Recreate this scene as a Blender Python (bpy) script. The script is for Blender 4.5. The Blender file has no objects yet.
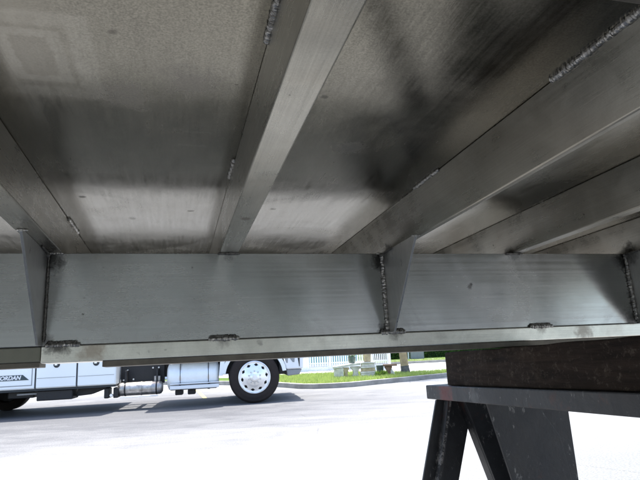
import bpy, bmesh, math, random
from math import sin, cos, pi, radians
from mathutils import Vector, Matrix
random.seed(7)
S = bpy.context.scene
COL = S.collection

# ------------------------------------------------------------------ camera
CAM_H = 1.10
def norm(v): return Vector(v).normalized()
g = norm((.048, 1.0, -.198))                     # gravity in camera axes (x right, y down, z forward)
Zc = -g
Yc = (Vector((0, 0, 1)) - Zc * Zc.z).normalized()
Xc = Yc.cross(Zc)
TOW = Matrix((Xc, Yc, Zc))                       # camera axes -> world
r_, d_, f_ = TOW @ Vector((1, 0, 0)), TOW @ Vector((0, 1, 0)), TOW @ Vector((0, 0, 1))
cam = bpy.data.objects.new('camera', bpy.data.cameras.new('camera'))
COL.objects.link(cam)
M = Matrix((r_, -d_, -f_)).transposed().to_4x4()
M.translation = (0, 0, CAM_H)
cam.matrix_world = M
cam.data.sensor_width = 36; cam.data.lens = 36 * 540 / 640
cam.data.clip_start = .02; cam.data.clip_end = 1500
S.camera = cam

# ------------------------------------------------------------------ light
SUN_EL, SUN_AZ = radians(77), radians(6)        # high, just behind the truck
w = bpy.data.worlds.new('World'); S.world = w; w.use_nodes = True
nt = w.node_tree
sky = nt.nodes.new('ShaderNodeTexSky'); sky.sky_type = 'NISHITA'; sky.sun_disc = False
sky.sun_elevation = SUN_EL; sky.sun_rotation = SUN_AZ; sky.dust_density = 2.0
nt.links.new(sky.outputs[0], nt.nodes['Background'].inputs[0])
nt.nodes['Background'].inputs[1].default_value = .15
sl = bpy.data.lights.new('sun', 'SUN'); sl.energy = 4.0; sl.angle = radians(.53); sl.color = (1, .96, .9)
sun = bpy.data.objects.new('sun', sl); COL.objects.link(sun)
sd = Vector((sin(SUN_AZ) * cos(SUN_EL), cos(SUN_AZ) * cos(SUN_EL), sin(SUN_EL)))
sun.rotation_euler = sd.to_track_quat('Z', 'Y').to_euler(); sun.location = (0, 0, 30)
S.view_settings.view_transform = 'Standard'; S.view_settings.look = 'None'
S.view_settings.exposure = 1.55; S.view_settings.gamma = 1; S.view_settings.use_curve_mapping = False
S.cycles.max_bounces = 8; S.cycles.diffuse_bounces = 5; S.cycles.glossy_bounces = 5

# ------------------------------------------------------------------ materials
class N:
    def __init__(s, name):
        s.m = bpy.data.materials.new(name); s.m.use_nodes = True; s.t = s.m.node_tree
        s.b = s.t.nodes['Principled BSDF']; s.tc = s.t.nodes.new('ShaderNodeTexCoord')
    def n(s, typ, ins={}, **kw):
        x = s.t.nodes.new('ShaderNode' + typ)
        for k, v in kw.items(): setattr(x, k, v)
        for k, v in ins.items(): s.put(x.inputs[k], v)
        return x
    def put(s, sock, v):
        if isinstance(v, bpy.types.NodeSocket): s.t.links.new(v, sock)
        else: sock.default_value = v
    def set(s, **kw):
        for k, v in kw.items(): s.put(s.b.inputs[k.replace('_', ' ')], v)
        return s
    def coord(s, scale=(1, 1, 1), out='Object'):
        return s.n('Mapping', {'Vector': s.tc.outputs[out], 'Scale': scale}).outputs[0]
    def noise(s, scale, detail=4, rough=.55, vec=None, dist=0):
        return s.n('TexNoise', {'Vector': vec or s.coord(), 'Scale': scale, 'Detail': detail, 'Roughness': rough, 'Distortion': dist}).outputs[0]
    def rng(s, x, a, b, c, d):
        return s.n('MapRange', {0: x, 1: a, 2: b, 3: c, 4: d}).outputs[0]
    def math(s, op, a, b=0.):
        x = s.n('Math', operation=op); s.put(x.inputs[0], a); s.put(x.inputs[1], b); return x.outputs[0]
    def mix(s, f, a, b, mode='MIX'):
        x = s.n('Mix', data_type='RGBA', blend_type=mode)
        s.put(x.inputs[0], f); s.put(x.inputs[6], a); s.put(x.inputs[7], b); return x.outputs[2]
    def ramp(s, x, stops):
        r = s.n('ValToRGB', {0: x}); e = r.color_ramp.elements
        e[0].position, e[0].color = stops[0]; e[1].position, e[1].color = stops[-1]
        for p, c in stops[1:-1]:
            k = e.new(p); k.color = c
        return r.outputs[0]
    def bump(s, h, strength, dist=.002, normal=None):
        b = s.n('Bump', {'Strength': strength, 'Distance': dist, 'Height': h})
        if normal: s.put(b.inputs['Normal'], normal)
        return b.outputs[0]
def C(*c): return (c + (c[-1],) * (3 - len(c)) + (1,))[:4] if len(c) >= 3 else (c[0],) * 3 + (1,)

def simple(name, col, rough=.6, metal=0, var=.15, sc=20, bump=0, spec=None, obj='Object'):
    k = N(name); v = k.coord(out=obj)
    nz = k.noise(sc, 5, .6, v)
    lo = tuple(c * (1 - var) for c in col) + (1,); hi = tuple(min(1, c * (1 + var)) for c in col) + (1,)
    k.set(Base_Color=k.mix(k.rng(nz, .3, .7, 0, 1), lo, hi), Roughness=k.rng(nz, .3, .7, rough * .85, min(1, rough * 1.15)), Metallic=metal)
    if bump: k.set(Normal=k.bump(k.noise(sc * 4, 4, .6, v), bump, .003))
    if spec is not None: k.set(Specular_IOR_Level=spec)
    return k.m

# bed coordinates: u along the cross beam, v along the stringers, w up; the camera stands at their zero
BU = norm((.96623, .007453, .257574)); BV = norm((-.251985, .236345, .938427)); BW = norm((-.053882, -.971641, .230241))
O0 = Vector((.5, 1.27, .027))
def L(u, v, w_): return Vector((u, v, w_)) - O0
BEDR = Matrix((TOW @ BU, TOW @ BV, TOW @ BW)).transposed()
def bed_world(u, v, w_): return Vector((0, 0, CAM_H)) + BEDR @ Vector((u, v, w_))

def metal(name, base, grain, rough=(.3, .42), stretch=(1, 1, 1), spots=(), lines=.2, warm=None, aniso_bump=.12, blot=.18, blotsc=6, rect_marks=(), tan=(1, 0, 1), aniso=.6, metallic=1.0):
    k = N(name); v = k.coord(); vs = k.coord(stretch)
    big = k.noise(blotsc, 5, .6, v, .6)
    fine = k.noise(420, 2, .5, v)
    ln = k.noise(60, 4, .65, vs)
    sc = k.noise(14, 6, .75, vs)
    f = k.math('ADD', k.math('MULTIPLY', k.rng(fine, .25, .75, -1, 1), grain), k.math('MULTIPLY', k.rng(ln, .25, .75, -1, 1), lines))
    f = k.math('ADD', f, k.math('MULTIPLY', k.rng(big, .3, .7, -1, 1), blot))
    f = k.math('ADD', f, 1.0)
    colr = k.mix(1, base + (1,), k.n('CombineColor', {0: f, 1: f, 2: f}).outputs[0], 'MULTIPLY')
    if warm: colr = k.mix(k.rng(k.noise(2.3, 4, .6, v, 1), .42, .68, 0, .6), colr, warm + (1,))
    rgh = k.math('ADD', k.rng(big, .3, .7, rough[0], rough[1]), k.rng(sc, .35, .7, -.03, .06))
    # dried smear patches with a shape of their own
    sm = k.rng(k.noise(4, 6, .7, k.coord((1, 1, 1)), 1.2), .50, .80, 0, 1)
    colr = k.mix(k.math('MULTIPLY', sm, .22), colr, (.16, .15, .13, 1)); rgh = k.math('ADD', rgh, k.math('MULTIPLY', sm, .1))
    # thin scratches
    wv = k.n('TexVoronoi', {'Vector': k.coord((stretch[0] * 6, stretch[1] * 6, stretch[2] * 6)), 'Scale': 3.0}, feature='DISTANCE_TO_EDGE').outputs[0]
    scr = k.math('MULTIPLY', k.rng(wv, 0, .004, 1, 0), k.rng(k.noise(9, 3, .5, v), .58, .66, 0, .22))
    colr = k.mix(scr, colr, (.5, .5, .48, 1))
    vo = k.n('TexVoronoi', {'Vector': v, 'Scale': 26.0, 'Randomness': 1.0}); gate = k.n('SeparateColor', {0: vo.outputs['Color']}).outputs[0]
    spk = k.math('MULTIPLY', k.rng(k.math('ADD', vo.outputs['Distance'], k.rng(fine, .3, .7, -.03, .03)), .045, .075, 1, 0), k.rng(gate, .90, .92, 0, .75))
    colr = k.mix(spk, colr, (.06, .055, .045, 1))
    hz = k.math('MULTIPLY', k.rng(k.noise(1.7, 4, .55, k.coord((1, 2.2, 1)), 1.5), .48, .70, 0, .10), 1.0)
    rgh = k.math('ADD', rgh, hz)
    nz = k.noise(55, 5, .7, v, .5)
    for (p, rad, dark, amt) in spots:
        p = L(*p)
        d = k.n('VectorMath', {0: k.tc.outputs['Object'], 1: tuple(p)}, operation='DISTANCE').outputs['Value']
        d = k.math('DIVIDE', d, rad); d = k.math('ADD', d, k.rng(nz, .25, .75, -.45, .45))
        m_ = k.rng(d, .35, 1.0, amt, 0)
        colr = k.mix(m_, colr, (dark + (1,))); rgh = k.math('ADD', rgh, k.math('MULTIPLY', m_, .25))
    for (x0, x1, y0, y1, amt, lw) in rect_marks:      # rectangular outlines in a lighter, rougher tone
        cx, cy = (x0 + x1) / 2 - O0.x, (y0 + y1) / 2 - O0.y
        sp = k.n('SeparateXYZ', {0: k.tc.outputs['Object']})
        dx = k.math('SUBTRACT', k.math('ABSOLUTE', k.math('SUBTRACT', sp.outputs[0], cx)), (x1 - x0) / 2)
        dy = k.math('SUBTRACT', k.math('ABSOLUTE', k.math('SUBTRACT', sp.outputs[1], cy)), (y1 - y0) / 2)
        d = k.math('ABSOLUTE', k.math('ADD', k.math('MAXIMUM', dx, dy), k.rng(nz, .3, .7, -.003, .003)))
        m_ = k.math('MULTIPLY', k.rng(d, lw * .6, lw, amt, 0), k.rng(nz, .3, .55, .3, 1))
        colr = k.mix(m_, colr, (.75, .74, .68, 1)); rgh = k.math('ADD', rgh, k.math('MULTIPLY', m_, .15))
    h = k.math('ADD', k.math('MULTIPLY', ln, 1.0), k.math('MULTIPLY', fine, .35))
    nb = k.bump(h, aniso_bump, .0006)
    nb = k.bump(k.noise(5, 2, .5, v), .10, .01, nb)
    tv = k.n('VectorTransform', {0: tan}, vector_type='VECTOR', convert_from='OBJECT', convert_to='WORLD').outputs[0]
    k.set(Anisotropic=aniso, Tangent=tv)
    k.set(Base_Color=colr, Roughness=rgh, Metallic=metallic, Normal=nb)
    return k.m

soot = (.02, .018, .015)
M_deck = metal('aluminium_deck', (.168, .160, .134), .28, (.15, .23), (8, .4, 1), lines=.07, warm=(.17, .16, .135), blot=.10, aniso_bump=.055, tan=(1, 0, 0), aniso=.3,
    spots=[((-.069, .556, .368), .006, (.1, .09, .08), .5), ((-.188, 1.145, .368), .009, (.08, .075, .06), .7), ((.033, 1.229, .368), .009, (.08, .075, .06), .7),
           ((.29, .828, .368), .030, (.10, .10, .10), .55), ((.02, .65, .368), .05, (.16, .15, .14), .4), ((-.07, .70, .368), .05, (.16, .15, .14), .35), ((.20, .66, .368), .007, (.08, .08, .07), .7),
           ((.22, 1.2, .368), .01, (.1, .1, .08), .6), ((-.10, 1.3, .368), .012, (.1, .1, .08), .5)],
    rect_marks=[(-.186, -.132, .572, .668, .07, .008), (-.205, -.105, .545, .70, .06, .016), (.005, .045, .852, .853, .10, .003), (.01, .05, .80, .801, .08, .003)])
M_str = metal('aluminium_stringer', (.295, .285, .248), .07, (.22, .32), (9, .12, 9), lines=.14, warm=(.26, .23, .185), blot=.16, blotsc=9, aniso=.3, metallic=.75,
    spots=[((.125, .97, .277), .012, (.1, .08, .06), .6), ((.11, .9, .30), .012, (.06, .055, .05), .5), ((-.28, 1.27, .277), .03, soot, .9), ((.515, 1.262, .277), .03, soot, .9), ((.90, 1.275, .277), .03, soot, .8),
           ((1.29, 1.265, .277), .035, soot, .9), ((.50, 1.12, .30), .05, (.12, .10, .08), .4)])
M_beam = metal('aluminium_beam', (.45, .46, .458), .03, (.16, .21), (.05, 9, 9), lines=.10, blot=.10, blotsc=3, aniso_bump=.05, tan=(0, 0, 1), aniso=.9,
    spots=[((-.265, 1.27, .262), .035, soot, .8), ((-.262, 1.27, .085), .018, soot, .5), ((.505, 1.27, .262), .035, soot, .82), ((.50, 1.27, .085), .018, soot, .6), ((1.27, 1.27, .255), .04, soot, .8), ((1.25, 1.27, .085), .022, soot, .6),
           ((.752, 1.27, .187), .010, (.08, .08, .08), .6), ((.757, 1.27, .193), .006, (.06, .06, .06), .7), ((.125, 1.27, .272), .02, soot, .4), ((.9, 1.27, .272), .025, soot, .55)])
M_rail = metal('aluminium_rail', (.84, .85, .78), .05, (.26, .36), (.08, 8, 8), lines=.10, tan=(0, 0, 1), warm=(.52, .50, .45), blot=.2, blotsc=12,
    spots=[((-.24, 1.27, .077), .032, (.06, .055, .05), .8), ((-.17, 1.27, .065), .035, (.36, .26, .17), .5), ((.105, 1.27, .075), .022, (.14, .13, .12), .5), ((.525, 1.27, .075), .022, (.12, .11, .10), .6), ((.95, 1.27, .076), .022, (.12, .11, .10), .5),
           ((1.08, 1.27, .062), .035, (.24, .21, .18), .6), ((-.09, 1.27, .060), .007, (.03, .03, .03), .9), ((-.075, 1.27, .052), .008, (.03, .03, .03), .9), ((-.055, 1.27, .057), .007, (.03, .03, .03), .9), ((-.04, 1.27, .050), .006, (.03, .03, .03), .9), ((-.02, 1.27, .059), .006, (.03, .03, .03), .8),
           ((.19, 1.27, .062), .010, (.1, .1, .1), .6), ((-.1, 1.27, .052), .006, (.03, .03, .03), .9)])
M_gus = metal('aluminium_gusset', (.40, .40, .385), .05, (.25, .34), (5, 5, .3), lines=.10, blot=.15, blotsc=8, aniso=.2, metallic=.6, aniso_bump=.08,
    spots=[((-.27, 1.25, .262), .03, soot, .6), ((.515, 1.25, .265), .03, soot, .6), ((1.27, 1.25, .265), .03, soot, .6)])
M_plate = simple('dull_oxidised_aluminium', (.17, .155, .13), .62, .6, .3, 30, .1)
M_plate2 = simple('dull_grey_aluminium', (.20, .20, .165), .5, .7, .2, 12, .1)
def weldmat():
    k = N('weld_metal'); v = k.coord(); nz = k.noise(160, 5, .7, v)
    k.set(Base_Color=k.ramp(nz, [(.3, (.16, .155, .145, 1)), (.5, (.38, .37, .35, 1)), (.75, (.62, .61, .58, 1))]), Roughness=k.rng(nz, .3, .7, .55, .3), Metallic=.9, Normal=k.bump(k.noise(240, 4, .7, v), .35, .001))
    return k.m
M_weld = weldmat()
M_weld_dark = simple('sooty_weld_metal', (.15, .145, .135), .45, .8, .6, 150, .4)

def woodmat():
    k = N('weathered_dark_timber'); v = k.coord((18, 1.6, 18)); g_ = k.noise(3.2, 7, .7, v, .6); b_ = k.noise(11, 8, .85, k.coord(), .3)
    c = k.ramp(g_, [(.25, (.008, .006, .005, 1)), (.5, (.026, .018, .014, 1)), (.8, (.055, .038, .028, 1))])
    c = k.mix(k.rng(b_, .55, .72, 0, .6), c, (.10, .075, .055, 1))
    c = k.mix(k.rng(k.noise(60, 6, .8, k.coord(), .2), .55, .72, 0, .6), c, (.17, .14, .11, 1))
    k.set(Base_Color=c, Roughness=.92, Normal=k.bump(k.math('ADD', g_, b_), .9, .004), Specular_IOR_Level=.2)
    return k.m
M_wood = woodmat()
def horsemat():
    k = N('worn_black_painted_steel'); v = k.coord(); b_ = k.noise(11, 7, .7, v, .8)
    c = k.ramp(b_, [(.3, (.012, .011, .012, 1)), (.6, (.030, .030, .033, 1)), (.8, (.055, .055, .06, 1))])
    c = k.mix(k.rng(k.noise(34, 8, .8, k.coord((1, 1, .4))), .60, .64, 0, .8), c, (.22, .21, .20, 1))
    c = k.mix(k.rng(k.noise(6, 5, .7, v), .60, .68, 0, .6), c, (.09, .035, .025, 1))
    nz = k.noise(26, 6, .75, v)
    for (p, rad, col, amt) in (((-.07, .57, .965), .055, (.13, .022, .02, 1), .8), ((-.07, .40, .96), .03, (.16, .16, .16, 1), .5)):
        d = k.n('VectorMath', {0: k.tc.outputs['Object'], 1: p}, operation='DISTANCE').outputs['Value']
        d = k.math('ADD', k.math('DIVIDE', d, rad), k.rng(nz, .3, .7, -.5, .5)); c = k.mix(k.rng(d, .4, .9, amt, 0), c, col)
    sp = k.n('SeparateXYZ', {0: k.tc.outputs['Object']})
    # scraped line down the far leg and chips on the rail's lower edge
    lx = k.math('ABSOLUTE', k.math('SUBTRACT', k.math('SUBTRACT', sp.outputs[0], k.math('MULTIPLY', k.math('SUBTRACT', sp.outputs[2], .942), .30)), -.035))
    c = k.mix(k.math('MULTIPLY', k.rng(lx, .002, .006, 1, 0), k.rng(k.noise(45, 5, .8, v), .50, .56, 0, .9)), c, (.26, .24, .23, 1))
    k.set(Base_Color=c, Roughness=k.rng(b_, .3, .7, .45, .7), Metallic=.0, Normal=k.bump(k.noise(9, 3, .5, v), .35, .01, k.bump(k.noise(60, 5, .7, v), .45, .003)))
    return k.m
M_horse = horsemat()

def asphalt():
    k = N('bleached_asphalt'); v = k.coord(out='Object'); big = k.noise(.16, 6, .65, k.coord((1, 1.8, 1)), 1.2); mid = k.noise(1.3, 6, .7, k.coord((.7, 1.8, 1)), .8)
    fine = k.noise(55, 4, .75, v); agg = k.n('TexVoronoi', {'Vector': v, 'Scale': 90.0}).outputs['Distance']
    c = k.ramp(big, [(.33, (.23, .23, .232, 1)), (.5, (.33, .33, .326, 1)), (.68, (.42, .418, .41, 1))])
    c = k.mix(k.rng(mid, .35, .7, .0, .55), c, (.17, .17, .18, 1))
    # broad darker grey patch under and around the truck
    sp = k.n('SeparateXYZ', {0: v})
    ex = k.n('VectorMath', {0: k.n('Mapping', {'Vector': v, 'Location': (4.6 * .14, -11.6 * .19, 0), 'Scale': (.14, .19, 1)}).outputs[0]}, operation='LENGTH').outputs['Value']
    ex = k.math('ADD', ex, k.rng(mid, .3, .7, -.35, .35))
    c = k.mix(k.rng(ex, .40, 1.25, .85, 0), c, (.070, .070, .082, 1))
    e2 = k.n('VectorMath', {0: k.n('Mapping', {'Vector': v, 'Location': (-2.9 * .45, -4.6 * .40, 0), 'Scale': (.45, .40, 1)}).outputs[0]}, operation='LENGTH').outputs['Value']
    c = k.mix(k.rng(k.math('ADD', e2, k.rng(mid, .3, .7, -.3, .3)), .3, 1.1, .6, 0), c, (.17, .178, .17, 1))
    c = k.mix(k.rng(fine, .35, .60, .62, 0), c, (.08, .085, .08, 1))
    c = k.mix(k.rng(fine, .58, .72, 0, .5), c, (.5, .5, .48, 1))
    cr = k.n('TexVoronoi', {'Vector': k.n('Mapping', {'Vector': v, 'Scale': (.35, .35, .35)}).outputs[0], 'Scale': 1.0}, feature='DISTANCE_TO_EDGE').outputs[0]
    cr = k.math('MULTIPLY', k.rng(k.math('ADD', cr, k.rng(fine, .3, .7, -.006, .006)), 0, .006, .35, 0), k.rng(k.noise(.5, 2), .5, .6, 0, 1))
    c = k.mix(cr, c, (.05, .05, .05, 1))
    k.set(Base_Color=c, Roughness=.85, Specular_IOR_Level=.25, Normal=k.bump(k.math('ADD', fine, agg), .6, .006))
    return k.m
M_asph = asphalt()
M_conc = simple('grey_concrete', (.27, .265, .25), .85, 0, .28, 3, .3, .2)
M_road = simple('pale_street_asphalt', (.42, .42, .41), .85, 0, .12, 1, .2, .2)
M_walk = simple('pale_pavement_concrete', (.5, .49, .46), .85, 0, .1, 2, .1, .2)
M_yel = simple('worn_yellow_paint', (.42, .36, .12), .7, 0, .35, 12)
M_turf = simple('turf_soil', (.07, .115, .025), .9, 0, .4, 8, .3, .1)
def bladem(name, a, b):
    k = N(name); r = k.n('ObjectInfo'); nz = k.noise(2.5, 3, .6, k.coord())
    k.set(Base_Color=k.mix(k.rng(nz, .35, .65, 0, 1), a + (1,), b + (1,)), Roughness=.6, Specular_IOR_Level=.25)
    tr = k.n('BsdfTranslucent', {'Color': tuple(min(1, x * 1.4) for x in b) + (1,)})
    mx = k.n('MixShader', {0: .35, 1: k.b.outputs[0], 2: tr.outputs[0]})
    k.t.links.new(mx.outputs[0], k.t.nodes['Material Output'].inputs[0]); return k.m
M_blade = bladem('grass_blade', (.24, .32, .07), (.40, .48, .14))
M_leaf = bladem('hedge_leaf', (.035, .08, .018), (.08, .16, .03))
M_leaf2 = bladem('bright_leaf', (.09, .19, .02), (.20, .32, .04))
M_white = simple('white_paint', (.80, .81, .82), .35, 0, .04, 1.5)
M_truck = simple('white_truck_paint', (.84, .87, .88), .25, 0, .03, 1.2)
M_truck.node_tree.nodes['Principled BSDF'].inputs['Coat Weight'].default_value = .5
M_seam = simple('dark_door_seam', (.03, .035, .04), .6)
M_blk = simple('black_chassis_paint', (.014, .013, .014), .55, 0, .4, 10, .1)
M_rub = simple('tyre_rubber', (.028, .022, .020), .85, 0, .25, 14, .2, .25)
M_chr = simple('polished_aluminium', (.88, .89, .90), .34, .75, .05, 5)
M_tank = simple('brushed_tank_metal', (.86, .88, .88), .5, .25, .05, 6)
M_air = simple('dusty_steel_tank', (.42, .40, .38), .42, .9, .35, 14)
M_bolt = simple('zinc_bolt', (.6, .6, .6), .35, 1)
M_glass = simple('dark_window_glass', (.02, .025, .03), .08, 0, .1)
M_sign = simple('dark_slate_decal', (.030, .055, .065), .4, 0, .05)
M_lens = simple('lamp_lens', (.5, .28, .06), .2)
M_teal = simple('teal_siding', (.11, .33, .36), .6, 0, .12, 2)
M_fence = simple('white_picket_paint', (.78, .80, .80), .5, 0, .06, 3)
M_cast = simple('cast_stone', (.66, .62, .54), .9, 0, .22, 7, .3, .2)
M_cast2 = simple('tan_cast_stone', (.50, .40, .25), .9, 0, .25, 9, .3, .2)
M_brown = simple('brown_stained_stone', (.22, .14, .09), .9, 0, .3, 9, .3, .2)
M_trunk = simple('palm_trunk_bark', (.40, .30, .17), .9, 0, .35, 7, .5, .2)
M_trunkd = simple('grey_trunk_base', (.14, .13, .12), .9, 0, .3, 10, .4, .2)
M_bark = simple('tree_bark', (.12, .09, .06), .9, 0, .35, 8, .5, .2)
M_roof = simple('grey_shingle', (.16, .15, .15), .85, 0, .25, 5, .3)
M_util = simple('grey_cabinet_paint', (.25, .26, .27), .5, 0, .1, 4)
M_pot = simple('grey_green_pot_glaze', (.12, .16, .14), .4, 0, .3, 6)

# ------------------------------------------------------------------ mesh tools
class MB:
    def __init__(s): s.bm = bmesh.new()
    def box(s, x0, x1, y0, y1, z0, z1, rot=None, at=None):
        vs = [Vector((x, y, z)) for z in (z0, z1) for y in (y0, y1) for x in (x0, x1)]
        if rot is not None: vs = [rot @ p for p in vs]
        if at is not None: vs = [p + Vector(at) for p in vs]
        v = [s.bm.verts.new(p) for p in vs]
        for f in ((0, 2, 3, 1), (4, 5, 7, 6), (0, 1, 5, 4), (2, 6, 7, 3), (0, 4, 6, 2), (1, 3, 7, 5)): s.bm.faces.new([v[i] for i in f])
        return s
    def prism(s, pts, off):
        a = [s.bm.verts.new(Vector(p)) for p in pts]; b = [s.bm.verts.new(Vector(p) + Vector(off)) for p in pts]; n = len(pts)
        s.bm.faces.new(a); s.bm.faces.new(b[::-1])
        for i in range(n): s.bm.faces.new((a[i], b[i], b[(i + 1) % n], a[(i + 1) % n]))
        return s
    def tube(s, path, rad, seg=12, cap=True, flat=None):
        path = [Vector(p) for p in path]; rings = []
        for i, p in enumerate(path):
            t = (path[min(i + 1, len(path) - 1)] - path[max(i - 1, 0)]).normalized()
            if flat is not None: up = Vector(flat)
            else: up = Vector((0, 0, 1)) if abs(t.z) < .9 else Vector((1, 0, 0))
            a = t.cross(up).normalized(); b = a.cross(t).normalized()
            r = rad[i] if isinstance(rad, (list, tuple)) else rad
            rings.append([s.bm.verts.new(p + (a * cos(2 * pi * k / seg) + b * sin(2 * pi * k / seg)) * r) for k in range(seg)])
        for i in range(len(rings) - 1):
            for k in range(seg): s.bm.faces.new((rings[i][k], rings[i][(k + 1) % seg], rings[i + 1][(k + 1) % seg], rings[i + 1][k]))
        if cap: s.bm.faces.new(rings[0][::-1]); s.bm.faces.new(rings[-1])
        return s
    def lathe(s, prof, c, axis='Z', seg=32, skip=None):
        rings = []; c = Vector(c)
        for (r, h) in prof:
            row = []
            for k in range(seg):
                a = 2 * pi * k / seg
                p = {'Z': (r * cos(a), r * sin(a), h), 'Y': (r * cos(a), h, r * sin(a)), 'X': (h, r * cos(a), r * sin(a))}[axis]
                row.append(s.bm.verts.new(c + Vector(p)))
            rings.append(row)
        for i in range(len(rings) - 1):
            for k in range(seg):
                if skip and skip(i, k): continue
                s.bm.faces.new((rings[i][k], rings[i][(k + 1) % seg], rings[i + 1][(k + 1) % seg], rings[i + 1][k]))
        return s
    def blades(s, n, fn):
        for _ in range(n):
            for tri in fn(): s.bm.faces.new([s.bm.verts.new(Vector(p)) for p in tri])
        return s
    def build(s, name, mat, parent=None, bevel=0, smooth=False, seg=2):
        bmesh.ops.remove_doubles(s.bm, verts=s.bm.verts, dist=1e-6) if not getattr(s, 'raw', False) else None
        bmesh.ops.recalc_face_normals(s.bm, faces=s.bm.faces) if not getattr(s, 'raw', False) else None
        me = bpy.data.meshes.new(name); s.bm.to_mesh(me); s.bm.free()
        me.materials.append(mat)
        if smooth:
            for p in me.polygons: p.use_smooth = True
            try: me.set_sharp_from_angle(angle=radians(38))
            except Exception: pass
        o = bpy.data.objects.new(name, me); COL.objects.link(o)
        if parent: o.parent = parent
        if bevel:
            b = o.modifiers.new('bevel', 'BEVEL'); b.width = bevel; b.segments = seg; b.limit_method = 'ANGLE'; b.angle_limit = radians(40); b.harden_normals = False
        return o
def tag(o, label=None, cat=None, group=None, kind=None):
    if label: o['label'] = label
    if cat: o['category'] = cat
    if group: o['group'] = group
    if kind: o['kind'] = kind
    return o
def empty(name, loc, rot=None, label=None, cat=None, group=None):
    o = bpy.data.objects.new(name, None); COL.objects.link(o); o.location = loc; o.empty_display_size = .2
    if rot is not None:
        if isinstance(rot, (int, float)): o.rotation_euler = (0, 0, rot)
        else: o.rotation_euler = rot.to_euler()
    return tag(o, label, cat, group)
def text_mesh(name, s, size, mat, parent, loc, rot, ext=.002):
    c = bpy.data.curves.new(name, 'FONT'); c.body = s; c.size = size; c.extrude = ext; c.align_x = 'RIGHT'; c.shear = .25; c.offset = .004
    o = bpy.data.objects.new(name, c); COL.objects.link(o)
    me = bpy.data.meshes.new_from_object(o.evaluated_get(bpy.context.evaluated_depsgraph_get()))
    COL.objects.unlink(o); bpy.data.objects.remove(o)
    me.materials.clear(); me.materials.append(mat)
    o = bpy.data.objects.new(name, me); COL.objects.link(o); o.parent = parent; o.location = loc; o.rotation_euler = rot
    return o

# ------------------------------------------------------------------ ground, street, verge
def sheet(name, pts, z, mat):
    bm = bmesh.new(); bm.faces.new([bm.verts.new((x, y, z)) for x, y in pts])
    bmesh.ops.recalc_face_normals(bm, faces=bm.faces)
    me = bpy.data.meshes.new(name); bm.to_mesh(me); bm.free(); me.materials.append(mat)
    if me.polygons[0].normal.z < 0: me.flip_normals()
    o = bpy.data.objects.new(name, me); COL.objects.link(o); return tag(o, kind='structure')
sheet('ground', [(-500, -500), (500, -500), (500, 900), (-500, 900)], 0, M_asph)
curb = [(-9, 22.6), (-5.5, 20.2), (-3.0, 18.2), (-1.7, 16.8), (-1.05, 15.8), (-.75, 15.3), (-.35, 15.02), (.15, 14.95), (.7, 15.05), (1.5, 15.6), (2.56, 16.3), (3.55, 17.0), (6, 18.9), (9, 21.4), (14, 25.8)]
def offset_line(line, d):
    out = []
    for i, p in enumerate(line):
        a = Vector(line[max(i - 1, 0)]); b = Vector(line[min(i + 1, len(line) - 1)]); t = (b - a).normalized()
        out.append((p[0] - t.y * d, p[1] + t.x * d))
    return out
def strip(mb, l0, l1, z0, z1):
    n = len(l0); bm = mb.bm
    rows = [[bm.verts.new((x, y, z)) for x, y in l] for l, z in ((l0, z0), (l0, z1), (l1, z1), (l1, z0))]
    for r in range(4):
        A, B = rows[r], rows[(r + 1) % 4]
        for i in range(n - 1): bm.faces.new((A[i], A[i + 1], B[i + 1], B[i]))
    return mb
inner = offset_line(curb, .16)
tag(strip(MB(), curb, inner, -.05, .13).build('kerb', M_conc, bevel=.012), kind='structure')
verge_far = [(14, 27.3), (9, 22.9), (6, 20.4), (4.4, 19.1), (3.6, 18.6), (2.9, 18.6), (2.2, 19.2), (1.6, 20.3), (-2.5, 20.8), (-6, 22.2)]
vg = MB(); pts = inner + verge_far
vg.bm.faces.new([vg.bm.verts.new((x, y, .11)) for x, y in pts])
tag(vg.build('verge_ground', M_turf), kind='structure')
sheet('street', [(1.7, 24.6), (2.3, 20.6), (3.0, 19.3), (3.6, 18.85), (4.4, 19.2), (9, 23.0), (40, 50), (40, 29.5), (-40, 29.5), (-40, 24.6)][:0] or [(-40, 24.7), (1.7, 24.7), (1.75, 20.6), (2.3, 19.4), (3.0, 18.7), (3.6, 18.75), (6, 20.6), (14, 27.5), (16, 29.4), (-40, 29.4)], .004, M_road)
tag(MB().box(-40, 60, 29.4, 29.55, -.05, .13).build('kerb', M_conc, bevel=.01), kind='structure')
sheet('far_verge', [(-60, 29.55), (60, 29.55), (60, 60), (-60, 60)], .10, M_turf)
tag(MB().box(-40, 60, 31.2, 32.6, .0, .115).build('pavement', M_walk), kind='structure')
sheet('parking_line', [(-3.02, 13.6), (-2.92, 13.6), (-3.9, 16.9), (-4.0, 16.9)], .004, M_yel)

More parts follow.
